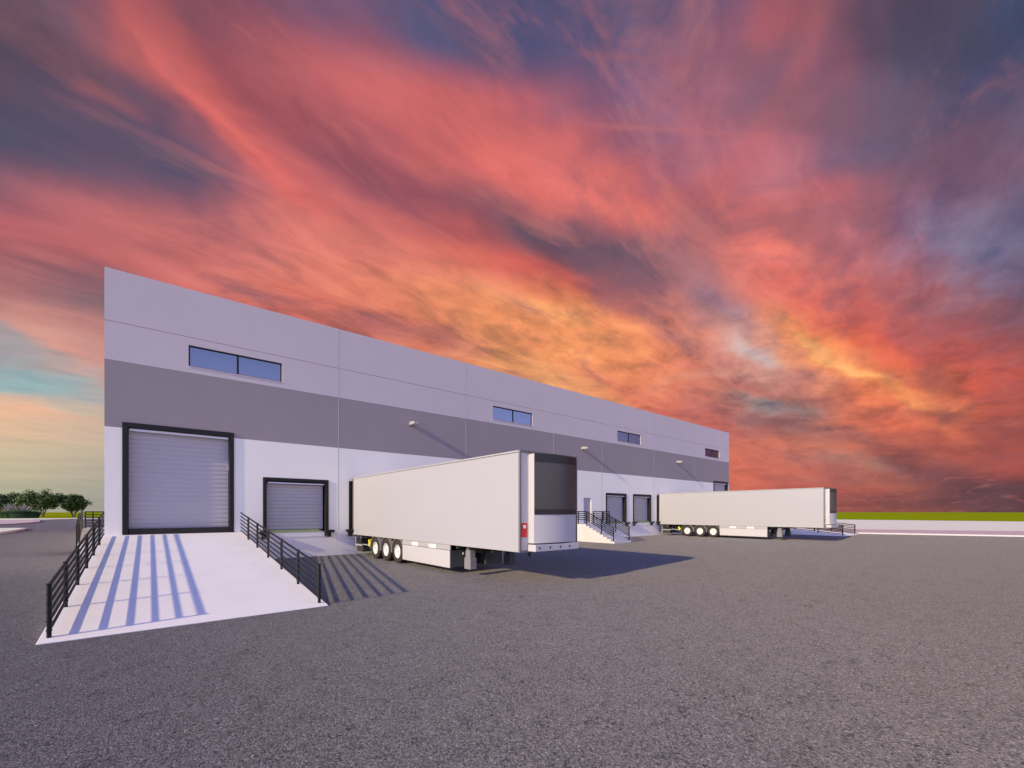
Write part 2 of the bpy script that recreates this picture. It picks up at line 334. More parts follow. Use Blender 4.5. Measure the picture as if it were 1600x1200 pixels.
    (51, [87, 76, 95,  89, 77, 96,  99, 81, 103,  135, 84, 99,  165, 83, 91,  153, 81, 92,  132, 80, 95,  129, 81, 100,  124, 82, 104,  116, 83, 110,  107, 83, 114,  87, 82, 118,  77, 81, 119,  75, 81, 119,  75, 82, 119,  78, 83, 121,  81, 84, 121,  84, 86, 121,  84, 86, 121,  83, 86, 123,  88, 86, 122,  98, 86, 118,  114, 86, 113,  147, 86, 101,  146, 84, 97,  123, 79, 93,  96, 75, 97,  82, 70, 91,  80, 72, 93,  80, 73, 95,  66, 72, 103,  63, 72, 104]),
]
# cloud bands: azimuth from, azimuth to, elevation = a*az^2 + b*az + c, width above, width below, opacity, colour
BANDS = [
    (-50.9, -31.9, -0.00178, -0.1001, 30.812, 3.54, 1.99, 0.60, (0.076, 0.078, 0.144)),
    (-50.6, -28.8, -0.01210, -0.8224, 13.255, 2.29, 2.29, 0.50, (0.578, 0.141, 0.144)),
    (-50.6, -42.8, -0.01941, -2.0751, -39.522, 1.40, 0.64, 0.75, (0.701, 0.287, 0.223)),
    (-50.6, -43.1, 0.01845, 1.9494, 62.860, 0.77, 0.77, 0.60, (0.242, 0.456, 0.491)),
    (-50.6, -43.1, -0.06162, -5.6983, -122.786, 0.78, 0.89, 0.50, (0.922, 0.456, 0.27)),
    (-16.5, 17.3, -0.00306, -0.1468, 47.802, 2.85, 2.28, 0.50, (0.068, 0.08, 0.191)),
    (-37.7, -6.8, -0.00671, -0.5305, 29.372, 1.63, 1.63, 0.50, (0.342, 0.08, 0.102)),
    (-43.3, -19.6, 0.00376, -0.2451, 23.868, 2.72, 0.66, 0.80, (0.658, 0.117, 0.107)),
    (-42.6, -26.1, -0.00023, -0.4459, 22.197, 0.69, 0.30, 0.60, (0.776, 0.138, 0.117)),
    (-29.4, 17.3, -0.00465, -0.2778, 39.571, 3.10, 2.15, 0.55, (0.617, 0.122, 0.122)),
    (-8.4, 21.8, -0.00280, -0.3013, 38.546, 1.31, 1.42, 0.75, (0.823, 0.15, 0.122)),
    (-30.7, 0.0, -0.00283, -0.2340, 26.429, 2.19, 2.19, 0.60, (0.761, 0.188, 0.144)),
    (-25.4, -2.5, -0.00508, -0.2723, 18.921, 1.00, 0.86, 0.55, (0.392, 0.117, 0.133)),
    (-5.1, 24.7, -0.00051, -0.2765, 33.957, 2.07, 2.19, 0.85, (0.127, 0.084, 0.127)),
    (-3.4, 15.0, -0.01862, -0.1120, 30.478, 0.64, 1.02, 0.50, (0.672, 0.098, 0.076)),
    (-15.7, 21.8, -0.00636, -0.2176, 25.358, 2.37, 2.51, 0.65, (0.871, 0.27, 0.098)),
    (-6.8, 10.9, -0.00795, -0.2735, 26.124, 0.97, 0.97, 0.50, (0.956, 0.402, 0.127)),
    (0.0, 16.5, -0.00431, -0.3396, 19.222, 1.40, 1.24, 0.45, (0.905, 0.413, 0.15)),
    (5.1, 24.0, -0.01120, 0.0204, 18.197, 0.61, 0.61, 0.50, (0.61, 0.141, 0.091)),
    (19.6, 30.1, -0.02518, 0.4350, 29.120, 1.91, 1.78, 0.60, (0.254, 0.168, 0.246)),
    (21.8, 37.1, 0.03889, -1.5943, 49.741, 1.84, 1.84, 0.60, (0.527, 0.122, 0.144)),
    (27.4, 50.2, -0.01349, 0.3005, 29.685, 4.07, 2.91, 0.55, (0.578, 0.102, 0.084)),
    (22.6, 36.6, 0.02227, -1.9178, 64.711, 3.20, 2.33, 0.55, (0.776, 0.156, 0.122)),
    (35.5, 49.2, -0.02414, 1.4302, 21.439, 2.49, 2.10, 0.50, (0.068, 0.058, 0.107)),
    (34.3, 44.0, -0.01443, 0.7144, 26.461, 1.89, 1.42, 0.40, (0.127, 0.107, 0.195)),
    (40.7, 50.9, 0.00458, -1.2787, 72.331, 1.99, 1.70, 0.50, (0.181, 0.162, 0.287)),
    (39.2, 50.6, 0.00500, -1.1809, 62.212, 1.07, 0.86, 0.35, (0.262, 0.098, 0.122)),
    (29.7, 47.3, 0.01438, -1.8838, 64.945, 2.04, 0.89, 0.85, (0.888, 0.27, 0.08)),
    (32.5, 41.7, 0.04107, -3.7924, 99.217, 0.76, 0.57, 0.65, (0.973, 0.456, 0.138)),
    (26.8, 33.1, -0.01395, 0.3038, 20.868, 1.07, 0.94, 0.60, (0.503, 0.479, 0.515)),
    (26.1, 37.1, 0.00706, -0.7445, 28.109, 0.97, 0.97, 0.65, (0.231, 0.246, 0.254)),
    (25.4, 41.7, -0.00621, 0.1681, 10.737, 0.62, 0.62, 0.50, (0.223, 0.117, 0.133)),
    (36.6, 47.3, 0.00563, -1.2467, 52.114, 0.99, 0.86, 0.60, (0.855, 0.188, 0.068)),
    (28.1, 42.6, -0.00353, 0.0634, 9.200, 0.54, 0.54, 0.50, (0.807, 0.188, 0.089)),
    (38.7, 50.9, 0.02594, -2.8096, 77.133, 1.84, 1.84, 0.65, (0.107, 0.051, 0.072)),
    (35.5, 42.6, -0.01582, 0.8867, -5.006, 0.66, 0.79, 0.50, (0.376, 0.195, 0.162)),
    (41.7, 50.2, -0.02227, 1.5687, -16.638, 0.70, 0.81, 0.50, (0.262, 0.065, 0.065)),
    (38.2, 50.2, 0.00612, -1.1219, 49.552, 0.59, 0.59, 0.35, (0.305, 0.072, 0.068)),
    (21.1, 32.5, 0.01269, -1.2078, 38.207, 0.64, 0.64, 0.40, (0.515, 0.127, 0.117)),
    (8.4, 21.1, -0.02240, 0.1349, 28.306, 0.81, 0.67, 0.40, (0.515, 0.117, 0.107)),
    (-50.2, -43.5, -0.01878, -1.7639, -19.498, 0.69, 0.69, 0.40, (0.552, 0.162, 0.156)),
    (-29.4, -8.4, -0.01698, -0.9136, 25.149, 0.72, 0.72, 0.35, (0.216, 0.076, 0.122)),
    (-22.6, -3.4, -0.01023, -0.4963, 36.563, 0.56, 0.56, 0.30, (0.468, 0.093, 0.117)),
    (36.0, 51.3, 0.00232, -0.2507, 7.396, 0.98, 0.86, 0.60, (0.138, 0.054, 0.068)),
    (29.4, 41.7, 0.00133, -0.1987, 8.757, 0.54, 0.54, 0.40, (0.402, 0.107, 0.093)),
    (16.5, 38.2, -0.01120, 0.4859, 10.909, 0.49, 0.49, 0.30, (0.617, 0.305, 0.223)),
    (-47.3, -42.6, 0.01323, 0.9773, 26.615, 0.70, 1.05, 0.60, (0.456, 0.445, 0.371)),
    (-50.6, -42.6, 0.01449, 1.3513, 37.189, 0.79, 0.79, 0.50, (0.552, 0.491, 0.342)),
]

# ---------------------------------------------------------------- sky: blue daylight dome with a bank of sunset cloud ahead and to the right
def build_world():
    w = bpy.data.worlds.new('World'); scene.world = w; w.use_nodes = True
    nt = w.node_tree; S.nt = nt
    bg = nt.nodes['Background']
    tc = nt.nodes.new('ShaderNodeTexCoord'); D = tc.outputs['Generated']
    sp = nt.nodes.new('ShaderNodeSeparateXYZ'); nt.links.new(D, sp.inputs[0])
    x, y, z = (S(sp.outputs[i]) for i in range(3))
    s, c = math.sin(YAW), math.cos(YAW)
    fwd = x*s + y*c; rgt = x*c - y*s
    az = S.op('ARCTAN2', rgt, fwd) * (180/math.pi)
    el = S.op('ARCSINE', z, clamp=False) * (180/math.pi)
    # the cloud deck is a flat layer overhead: noise lives on that layer, drawn out along the wind
    zz = S.op('MAXIMUM', z, 0.0) + .10
    px, py = x/zz, y/zz
    wa = R(84)                                # wind azimuth
    along = px*math.sin(wa) + py*math.cos(wa)
    across = px*math.cos(wa) - py*math.sin(wa)
    q1 = combine(along*.5, across*1.0, 0.0)
    q1b = combine(along*.5, across*1.0, 21.3)
    q2 = combine(along*.42, across*1.5, 3.7)
    q3 = combine(along*.9, across*1.25, 9.1)
    wn = noise(q1, 1.3, 6, .55, .4) - .5
    wn2 = noise(q1b, 1.3, 6, .55, .4) - .5
    streak = noise(q2, 1.6, 9, .58, .7) - .5
    billow = noise(q1, 3.1, 9, .6, .3) - .5
    ripple = noise(q3, 4.5, 7, .6, .35) - .5
    torn = noise(combine(along*.6, across*1.2, 33.0), 6.5, 8, .62, .5) - .5
    lowf = smooth(el, 0.0, 16.0)
    midf = smooth(el, 4.0, 11.0) * (1.0 - smooth(el, 22.0, 34.0))
    lft = smooth(az, -43.0, -30.0)
    a2 = az + wn*7.0 + billow*3.0
    e2 = el + wn2*(lowf*6.0 + 1.0) + billow*(lowf*2.0 + .3) + ripple*(midf*2.4)*lft
    G = 1.22; N = 32
    col = None; prev = None
    # uneven azimuth stops, closer together away from the heading
    ang = [math.degrees(math.atan(-G + 2*G*i/(N-1))) for i in range(N)]
    A = -ang[0]
    t = S.op('DIVIDE', a2 + A, 2*A, clamp=True)
    for e, vals in SKY_ROWS:
        r = nt.nodes.new('ShaderNodeValToRGB'); cr = r.color_ramp; cr.interpolation = 'EASE'
        while len(cr.elements) < N: cr.elements.new(.5)
        for i in range(N): cr.elements[i].position = (ang[i] + A)/(2*A)
        for i in range(N): cr.elements[i].color = (*[(vals[i*3+q]/255)**2.2 for q in range(3)], 1)
        nt.links.new(t.k, r.inputs[0])
        col = r.outputs[0] if col is None else mixc(smooth(e2, prev, e), col, r.outputs[0])
        prev = e
    # single bands of cloud (and gaps between them), each a gently curved, feathered streak
    def linstep(x, a, b):
        n = nt.nodes.new('ShaderNodeMapRange'); nt.links.new(x.k, n.inputs['Value'])
        n.inputs['From Min'].default_value = a; n.inputs['From Max'].default_value = b; return S(n.outputs['Result'])
    a3 = az + wn*5.0 + billow*3.5
    e3 = el + wn2*(lowf*4.0 + .6) + billow*(lowf*2.6 + .4) + streak*(lowf*2.2+.3) + ripple*(midf*1.6)
    for b0, b1, qa, qb, qc, wu, wd, op, rgb in BANDS:
        line = S.op('MULTIPLY_ADD', S.op('MULTIPLY_ADD', a3, qa, qb), a3, qc)
        d = e3 - line
        L = (b1-b0)
        prof = smooth(d, wu*1.7, -wu*.1) * smooth(d, -wd*1.7, wd*.1)
        ends = smooth(a3, b0 - L*.08, b0 + L*.3) * smooth(a3, b1 + L*.08, b1 - L*.3)
        col = mixc(prof*ends*op, col, rgb)
    # fine structure: thin bright and dark filaments
    amp = lft*.60 + .40
    upf = smooth(el, 10.0, 22.0)
    d = (streak*.74 + billow*.56 + torn*(upf*.80 + midf*.45) + ripple*(midf*1.05 + .10)) * amp
    up = S.op('MAXIMUM', d, 0.0); dn = S.op('MINIMUM', d, 0.0)
    col = mixc(1.0, col, combine(1.0 + up*.75 + dn*1.2, 1.0 + up*1.05 + dn*.95, 1.0 + up*.8 + dn*.6), 'MULTIPLY')
    # greyer cloud in front of the lit layer, in torn patches
    veil = noise(combine(along*.55, across*1.15, 40.0), 1.9, 10, .64, .8)
    col = mixc(smooth(veil, .50, .66)*(upf*.40 + .14)*amp, col, (.200,.100,.145))
    glow = noise(combine(along*.5, across*1.5, 60.0), 2.6, 10, .62, .9)
    col = mixc(smooth(glow, .53, .68)*(upf*.12 + .17)*amp, col, (.80,.215,.155))
    low = smooth(el, 1.0, 5.0) * (1.0 - smooth(el, 13.0, 19.0)) * smooth(az, 5.0, 25.0)
    bars = noise(combine(along*.42, across*1.9, 77.0), 1.5, 9, .6, .4)
    col = mixc(smooth(bars, .50, .70)*low*.5, col, (.215,.085,.085))
    hsv = nt.nodes.new('ShaderNodeHueSaturation'); hsv.inputs['Saturation'].default_value = .955
    nt.links.new(col, hsv.inputs['Color']); col = hsv.outputs['Color']
    # thin contrails
    def trail(col, az0, el0, az1, el1, wid, rgb, op):
        f = (az - az0) / (az1 - az0)
        line = f*(el1 - el0) + el0 + S.op('MULTIPLY', f*(1.0 - f), 2.6) + billow*1.2
        d = S.op('ABSOLUTE', el - line) / wid
        m = (1.0 - smooth(d, 0.0, 1.0)) * smooth(f, 0.0, .25) * (1.0 - smooth(f, .6, 1.0)) * op
        return mixc(m, col, rgb)
    # (azimuth, elevation) of each end in degrees from the heading
    col = trail(col, 5.5, 42.2, 33, 36.2, .42, (.50,.16,.17), .42)
    col = trail(col, 6, 46.9, 33, 40.8, .55, (.32,.12,.17), .4)
    col = trail(col, -46.5, 34.6, -39, 34.2, .9, (.40,.12,.14), .38)
    # the rest of the dome
    sky = nt.nodes.new('ShaderNodeTexSky'); sky.sky_type = 'NISHITA'; sky.sun_disc = False
    sky.sun_elevation = R(SUN_EL); sky.sun_rotation = R(270 - SUN_AZ)
    sky.air_density = 1.0; sky.dust_density = .6; sky.ozone_density = 2.5
    puff = smooth(noise(combine(along*.8, across*.9, 5.0), 1.1, 8, .6, .3), .50, .74)
    base = mixc(1.0, sky.outputs[0], SKY_TINT, 'MULTIPLY')
    hz = combine(*[S.op('MULTIPLY', 1.0 - smooth(el, 0.0, 34.0), v/BG) for v in HAZE])
    base = mixc(1.0, base, hz, 'ADD')
    base = mixc(puff*.4, base, [v/BG for v in PUFF])
    m = smooth(az, -86.0, -58.0) * (1.0 - smooth(az, 74.0, 102.0)) * (1.0 - smooth(el, 51.0, 66.0))
    scl = nt.nodes.new('ShaderNodeVectorMath'); scl.operation = 'SCALE'; scl.inputs['Scale'].default_value = 1/BG/2**EXPO
    nt.links.new(col, scl.inputs[0])
    out = mixc(m, base, scl.outputs[0])
    nt.links.new(out, bg.inputs['Color']); bg.inputs['Strength'].default_value = BG
    w.cycles.sampling_method = 'MANUAL'; w.cycles.sample_map_resolution = 512

BG = .15
EXPO = 0.0
SKY_TINT = (.60,.82,1.68)
HAZE = (1.28,.95,.74)
PUFF = (.45,.48,.80)
build_world()

sl = bpy.data.lights.new('sun', 'SUN'); sl.energy = 4.5; sl.angle = R(.8); sl.color = (1.0,.82,.46)
so = bpy.data.objects.new('sun', sl); COL.objects.link(so)
ca = math.cos(R(SUN_EL))
so.rotation_euler = Vector((ca*math.cos(R(SUN_AZ)), ca*math.sin(R(SUN_AZ)), -math.sin(R(SUN_EL)))).to_track_quat('-Z','Y').to_euler()
so.location = (-30, 0, 30)

cam = bpy.data.cameras.new('camera'); co = bpy.data.objects.new('camera', cam); COL.objects.link(co)
cam.sensor_width = 36; cam.lens = 36*674/1600; cam.shift_y = .125
cam.clip_start = .05; cam.clip_end = 20000
co.location = (0,0,EYE); co.rotation_euler = (R(90), 0, -YAW)
scene.camera = co
scene.view_settings.view_transform = 'Standard'; scene.view_settings.look = 'None'
scene.view_settings.exposure = EXPO; scene.view_settings.gamma = 1
scene.cycles.use_denoising = True
scene.cycles.max_bounces = 8

# ================================================================ SETTING
def sheet(name, pts, z, m, thick=None, side=None):
    b = MB()
    if thick is None:
        b.face([(x, y, z) for x, y in pts])
    else:
        b.prism(pts, lambda p, q: (p, q, z-thick), lambda p, q: (p, q, z))
    return kind(b.build(name, m), 'structure')

sheet('ground', [(-4000,-4000),(4000,-4000),(4000,4000),(-4000,4000)], -.06, M['grass'])
edge = [(53.4,200),(53.4,40),(53.4,22),(53.55,14.5),(54.2,10.6),(56.1,5.9),(58.4,.1),(62,-7),(67,-14),(74,-21),(90,-33)]
far = 146
sheet('asphalt_yard', [(-160,-90),(90,-90)] + edge[::-1] + [(-160,200)], 0, M['asphalt'])
def strip(name, inner, outer, z0, z1, m):
    """raised strip between two polylines"""
    b = MB(); n = len(inner)
    for i in range(n-1):
        a, c = inner[i], inner[i+1]; d, e = outer[i], outer[i+1]
        b.face([(*a,z1),(*c,z1),(*e,z1),(*d,z1)])
        b.face([(*a,z0),(*a,z1),(*c,z1),(*c,z0)][::-1])
        b.face([(*d,z0),(*d,z1),(*e,z1),(*e,z0)])
    return kind(b.build(name, m), 'structure')
off = lambda k: [(x + k, y + (0 if i < 4 else k*.12*min(i-3,4))) for i, (x, y) in enumerate(edge)]
strip('kerb', edge, off(.35), -.05, .13, M['kerb'])
strip('pavement', off(.35), off(11.0), -.05, .126, M['pink'])
apr = off(11.0)
strip('concrete_apron', apr, [(143.5, y) for x, y in apr], -.05, .13, M['apron'])

def slab(name, pts, z, m_top, rim):
    b = MB()
    n = len(pts); cx = sum(p[0] for p in pts)/n; cy = sum(p[1] for p in pts)/n
    area = sum(pts[i][0]*pts[(i+1)%n][1]-pts[(i+1)%n][0]*pts[i][1] for i in range(n))
    if area < 0: pts = pts[::-1]
    inn = []
    for i in range(n):
        p0, p1, p2 = Vector(pts[i-1]), Vector(pts[i]), Vector(pts[(i+1)%n])
        d1 = (p1-p0).normalized(); d2 = (p2-p1).normalized()
        nn = Vector((-d1.y-d2.y, d1.x+d2.x)); nn.normalize()
        inn.append(tuple(p1 + nn*rim))
    for i in range(n):
        j = (i+1) % n
        b.face([(*pts[i],-.05),(*pts[j],-.05),(*pts[j],z),(*pts[i],z)], 1)
        b.face([(*pts[i],z),(*pts[j],z),(*inn[j],z),(*inn[i],z)], 1)
    b.face([(*p, z) for p in inn], 0)
    return kind(b.build(name, [m_top, M['kerb']]), 'structure')
slab('kerb_island', [(-24,52),(-12.6,52),(-11.4,58),(-11.0,68),(-11.1,74.5),(-11.5,78.5),(-12.6,80.5),(-24,80)], .22, M['apron'], .4)
slab('paved_island', [(-60,104),(-20,104),(-17.8,112),(-17.4,122),(-17.9,135),(-20,151),(-23,158),(-60,160)], .2, M['pink'], .5)
slab('pavement_far', [(-160,158),(-60,162.5),(-26,163),(-20.5,166),(-17,178),(-12.5,181),(53,181),(53,197),(-160,197)], .2, M['apron'], .5)

# ================================================================ WAREHOUSE
wh = tag(empty('warehouse', (0,FY,0)), 'long white and grey tilt-up warehouse with loading docks and a row of high windows', 'warehouse')
JX = [7.33, 15.07, 22.83, 28.47, 36.21, 43.87]
DOCKS = [(3.96,6.84), (7.85,10.71), (28.98,31.84), (32.83,35.69), (36.66,39.52)]
BIG = [(-.81,2.84), (48.15,51.75)]
WIN = [(1.24,4.75), (17.2,20.7), (30.55,34.0), (46.25,49.6)]
WZ = (8.25, 9.13)
PDOOR = (26.19, 27.11, DOCK, 3.29)

def facade():
    holes = []            # x0,x1,z0,z1,depth
    for a, b in DOCKS: holes.append((a+.12, b-.12, DOCK-.3, 3.62, .34))
    for a, b in BIG: holes.append((a+.16, b-.16, DOCK, 5.47, .34))
    for a, b in WIN: holes.append((a, b, *WZ, .13))
    holes.append((*PDOOR, .16))
    g = .014
    grooves = [(X0, X1, 9.45-g, 9.45+g, .025)]
    xs = sorted({X0, X1, *[v for h in holes+grooves for v in h[:2]]})
    zs = sorted({0, DOCK, 5.42, 7.98, TOP, *[v for h in holes+grooves for v in h[2:4]]})
    nx, nz = len(xs)-1, len(zs)-1
    dep = [[0.0]*nz for _ in range(nx)]; hole = [[False]*nz for _ in range(nx)]
    for lst, isH in ((grooves, False), (holes, True)):
        for x0, x1, z0, z1, d in lst:
            for i in range(nx):
                if x0-1e-6 <= xs[i] and xs[i+1] <= x1+1e-6:
                    for k in range(nz):
                        if z0-1e-6 <= zs[k] and zs[k+1] <= z1+1e-6:
                            dep[i][k] = d; hole[i][k] = isH
    def zone(k):
        zc = (zs[k]+zs[k+1])/2
        return 3 if zc < DOCK else 0 if zc < 5.42 else 1 if zc < 7.98 else 2
    b = MB()
    for i in range(nx):
        for k in range(nz):
            d = dep[i][k]; x0, x1, z0, z1 = xs[i], xs[i+1], zs[k], zs[k+1]
            if not hole[i][k]:
                b.face([(x0,d,z0),(x1,d,z0),(x1,d,z1),(x0,d,z1)], zone(k))
            if i+1 < nx and abs(dep[i+1][k]-d) > 1e-6:
                e = dep[i+1][k]; b.face([(x1,d,z0),(x1,e,z0),(x1,e,z1),(x1,d,z1)], zone(k))
            if k+1 < nz and abs(dep[i][k+1]-d) > 1e-6:
                e = dep[i][k+1]; b.face([(x0,d,z1),(x1,d,z1),(x1,e,z1),(x0,e,z1)], zone(k if d < e else k+1))
    # end and back walls, each in the same three paint zones
    for z0, z1, m in ((0,DOCK,3),(DOCK,5.42,0),(5.42,7.98,1),(7.98,TOP,2)):
        b.face([(X0,0,z0),(X0,0,z1),(X0,42,z1),(X0,42,z0)], m)
        b.face([(X1,0,z0),(X1,42,z0),(X1,42,z1),(X1,0,z1)], m)
        b.face([(X0,42,z0),(X0,42,z1),(X1,42,z1),(X1,42,z0)], m)
    # parapet top and inside
    t = .3
    b.face([(X0,0,TOP),(X1,0,TOP),(X1-t,t,TOP),(X0+t,t,TOP)], 2)
    b.face([(X1,0,TOP),(X1,42,TOP),(X1-t,42-t,TOP),(X1-t,t,TOP)], 2)
    b.face([(X1,42,TOP),(X0,42,TOP),(X0+t,42-t,TOP),(X1-t,42-t,TOP)], 2)
    b.face([(X0,42,TOP),(X0,0,TOP),(X0+t,t,TOP),(X0+t,42-t,TOP)], 2)
    b.face([(X0+t,t,TOP),(X1-t,t,TOP),(X1-t,t,TOP-.9),(X0+t,t,TOP-.9)], 2)
    b.face([(X1-t,t,TOP),(X1-t,42-t,TOP),(X1-t,42-t,TOP-.9),(X1-t,t,TOP-.9)], 2)
    b.face([(X1-t,42-t,TOP),(X0+t,42-t,TOP),(X0+t,42-t,TOP-.9),(X1-t,42-t,TOP-.9)], 2)
    b.face([(X0+t,42-t,TOP),(X0+t,t,TOP),(X0+t,t,TOP-.9),(X0+t,42-t,TOP-.9)], 2)
    return b.build('wall', [M['white_wall'], M['band_wall'], M['grey_wall'], M['base_wall']], wh)
facade()
for x in JX:
    b = MB(); b.box(x-.016, x+.016, -.004, .02, DOCK, TOP-.002); b.build('joint_lit_edge', M['lit_joint'], wh)  # thin strip standing in for the sunlit edge of each joint
b = MB(); b.box(X0+.3, X1-.3, .3, 41.7, TOP-1.2, TOP-.9); b.build('roof', M['roofing'], wh)

def shutter(w, h, pitch=.165):
    """rolling curtain of curved slats, origin at bottom middle"""
    b = MB(); n = int(round(h/pitch)); p = h/n; k = 5
    prof = []
    for i in range(n):
        for j in range(k):
            t = j/k
            prof.append((-.012*math.sin(math.pi*t)**.7, i*p + p*t*.94))
        prof.append((0.004, i*p + p*.955))
    prof.append((0, h))
    for (y0,z0),(y1,z1) in zip(prof, prof[1:]):
        b.face([(-w/2,y0,z0),(w/2,y0,z0),(w/2,y1,z1),(-w/2,y1,z1)])
    return b

def portal(a0, a1, z0, z1, w, top, proud, deep):
    """three sided frame round an opening: outer a0..a1, z0..z1"""
    b = MB()
    b.box(a0, a0+w, -proud, deep, z0, z1); b.box(a1-w, a1, -proud, deep, z0, z1)
    b.box(a0+w, a1-w, -proud, deep, z1-top, z1)
    return b

def dock(parent_x):
    a, c = parent_x; cx = (a+c)/2; hw = (c-a)/2
    d = shutter(2*hw-.40, 3.64-.13-DOCK-.05).build('dock_door', M['shutter'], wh, (cx, .27, DOCK+.05), smooth=True, fix=False)
    L = (0, -.27, -DOCK-.05)
    portal(-hw, hw, DOCK-.28, 3.76, .135, .14, .045, .33).build('door_frame', M['frame'], d, L, bevel=.008)
    s = MB(); s.box(-hw+.2, hw-.2, .03, .05, 3.50, 3.56); s.build('top_seal', M['seal'], d, L)
    lv = MB(); lv.box(-hw+.19, hw-.19, -.02, .3, DOCK-.31, DOCK-.075)
    lv.build('dock_leveler', M['base_wall'], d, L, bevel=.006)
    lp = MB(); lp.box(-hw+.19, hw-.32, -.035, .24, DOCK-.07, DOCK-.01); lp.box(-hw+.25, hw-.45, -.045, .2, DOCK-.01, DOCK+.03)
    lp.build('leveler_lip', M['lip'], d, L)
    for sx in (-1, 1):
        e = sx*(hw-.02)
        bp = MB(); bp.box(e-.20, e+.24, -.27, -.05, DOCK-.12, DOCK+.01); bp.box(e-.10, e+.10, -.18, -.05, DOCK-.34, DOCK-.12)
        bp.build('dock_bumper', M['rubber'], d, L, bevel=.015)
for q in DOCKS: dock(q)

for a, c in BIG:
    cx = (a+c)/2; hw = (c-a)/2
    d = shutter(2*hw-.36, 5.47-DOCK-.25, .185).build('roll_up_door', M['shutter'], wh, (cx, .26, DOCK+.23), smooth=True, fix=False)
    L = (0, -.26, -DOCK-.23)
    portal(-hw, hw, DOCK, 5.64, .165, .18, .045, .33).build('door_frame', M['frame'], d, L, bevel=.008)
    s = MB(); s.box(-hw+.2, hw-.2, .06, .14, 5.34, 5.43); s.build('top_seal', M['seal'], d, L)
    s = MB(); s.box(-hw+.19, hw-.19, .0, .3, DOCK, DOCK+.22); s.build('bottom_seal', M['rubber'], d, L)

for a, c in WIN:
    cx = (a+c)/2; hw = (c-a)/2; z0, z1 = WZ; cz = (z0+z1)/2; hh = (z1-z0)/2
    f = MB(); t = .055
    f.box(-hw, -hw+t, .055, .13, -hh, hh); f.box(hw-t, hw, .055, .13, -hh, hh)
    f.box(-hw+t, hw-t, .055, .13, hh-t, hh); f.box(-hw+t, hw-t, .055, .13, -hh, -hh+t*.6)
    f.box(-.035, .035, .055, .13, -hh+t*.6, hh-t)
    w = f.build('window', M['frame'], wh, (cx, 0, cz))
    for s0, s1 in ((-hw+t, -.035), (.035, hw-t)):
        g = MB(); g.box(s0, s1, .085, .1, -hh+t*.6, hh-t); g.build('pane', M['glass'], w)
    s = MB(); s.box(-hw, hw, -.02, .054, -hh-.035, -hh); s.build('sill', M['grey_wall'], w)

a, c, z0, z1 = PDOOR
d = MB(); d.box(-(c-a)/2+.05, (c-a)/2-.05, .10, .15, .01, z1-z0-.05)
d = d.build('personnel_door', M['door'], wh, ((a+c)/2, 0, z0), bevel=.004)
f = portal(-(c-a)/2, (c-a)/2, 0, z1-z0, .05, .05, -.06, .16); f.build('door_frame', M['door'], d)
f = MB(); f.tube((.32,.1,1.0),(.32,.03,1.0),.014); f.tube((.34,.035,1.0),(.22,.035,1.0),.013); f.build('handle', M['silver'], d, smooth=True)

# wall lights: a flat canopy lamp on a short arm
def wall_light(x, z, label):
    t = tag(empty('wall_light', (x, FY, z)), label, 'wall light', 'wall lights on the grey band')
    h = MB()
    h.prism([(-.02,0),(-.08,.19),(-.62,.13),(-.62,.0)], lambda p,q: (-.13,p,q), lambda p,q: (.13,p,q))
    h.build('lamp_housing', M['lampwhite'], t, bevel=.008)
    k = MB(); k.box(-.13,.13,-.019,-.002,-.03,.15); k.build('back_plate', M['lampwhite'], t, bevel=.005)
    l = MB(); l.box(-.09,.09,-.55,-.14,-.012,.006); l.build('diffuser', M['lens'], t)
    return t
wall_light(11.35, 7.08, 'white wall light high on the grey band above the nearer trailer')
wall_light(26.0, 7.08, 'white wall light on the grey band above the grey personnel door and stairs')
wall_light(40.3, 7.08, 'white wall light on the grey band above the farther trailer')

# ================================================================ RAMPS, STAIRS, RAILINGS
def railing(name, label, path, posts, nr=6, h=.88, first=.12, group='black railings', rr=.021, pr=.029, cat='railing', foot=0):
    """path: base points; posts: list of distances (m) along the plan of the path, or (dist, thick)"""
    P = [Vector(p) for p in path]
    t = tag(empty(name, tuple(P[0])), label, cat, group)
    o = P[0]
    seg = [( (P[i+1]-P[i]).xy.length ) for i in range(len(P)-1)]
    def at(s):
        for i, l in enumerate(seg):
            if s <= l + 1e-6 or i == len(seg)-1:
                return P[i].lerp(P[i+1], s/l)
            s -= l
    hs = [first + (h-first)*k/(nr-1) for k in range(nr)]
    for k, z in enumerate(hs):
        b = MB(); r = rr*1.25 if k == nr-1 else rr
        for i in range(len(P)-1):
            b.tube(P[i]-o+Vector((0,0,z)), P[i+1]-o+Vector((0,0,z)), r, 8)
        b.build('rail', M['rail'], t, smooth=True)
    for s in posts:
        p = at(s) - o; b = MB()
        b.tube(p+Vector((0,0,-foot)), p+Vector((0,0,h+.015)), pr, 8)
        b.tube(p+Vector((0,0,h+.010)), p+Vector((0,0,h+.035)), pr*1.35, 8)
        for z in hs[:-1]: b.tube(p+Vector((0,0,z-.012)), p+Vector((0,0,z+.012)), pr*1.25, 8)
        b.build('post', M['rail'], t, smooth=True)
    return t

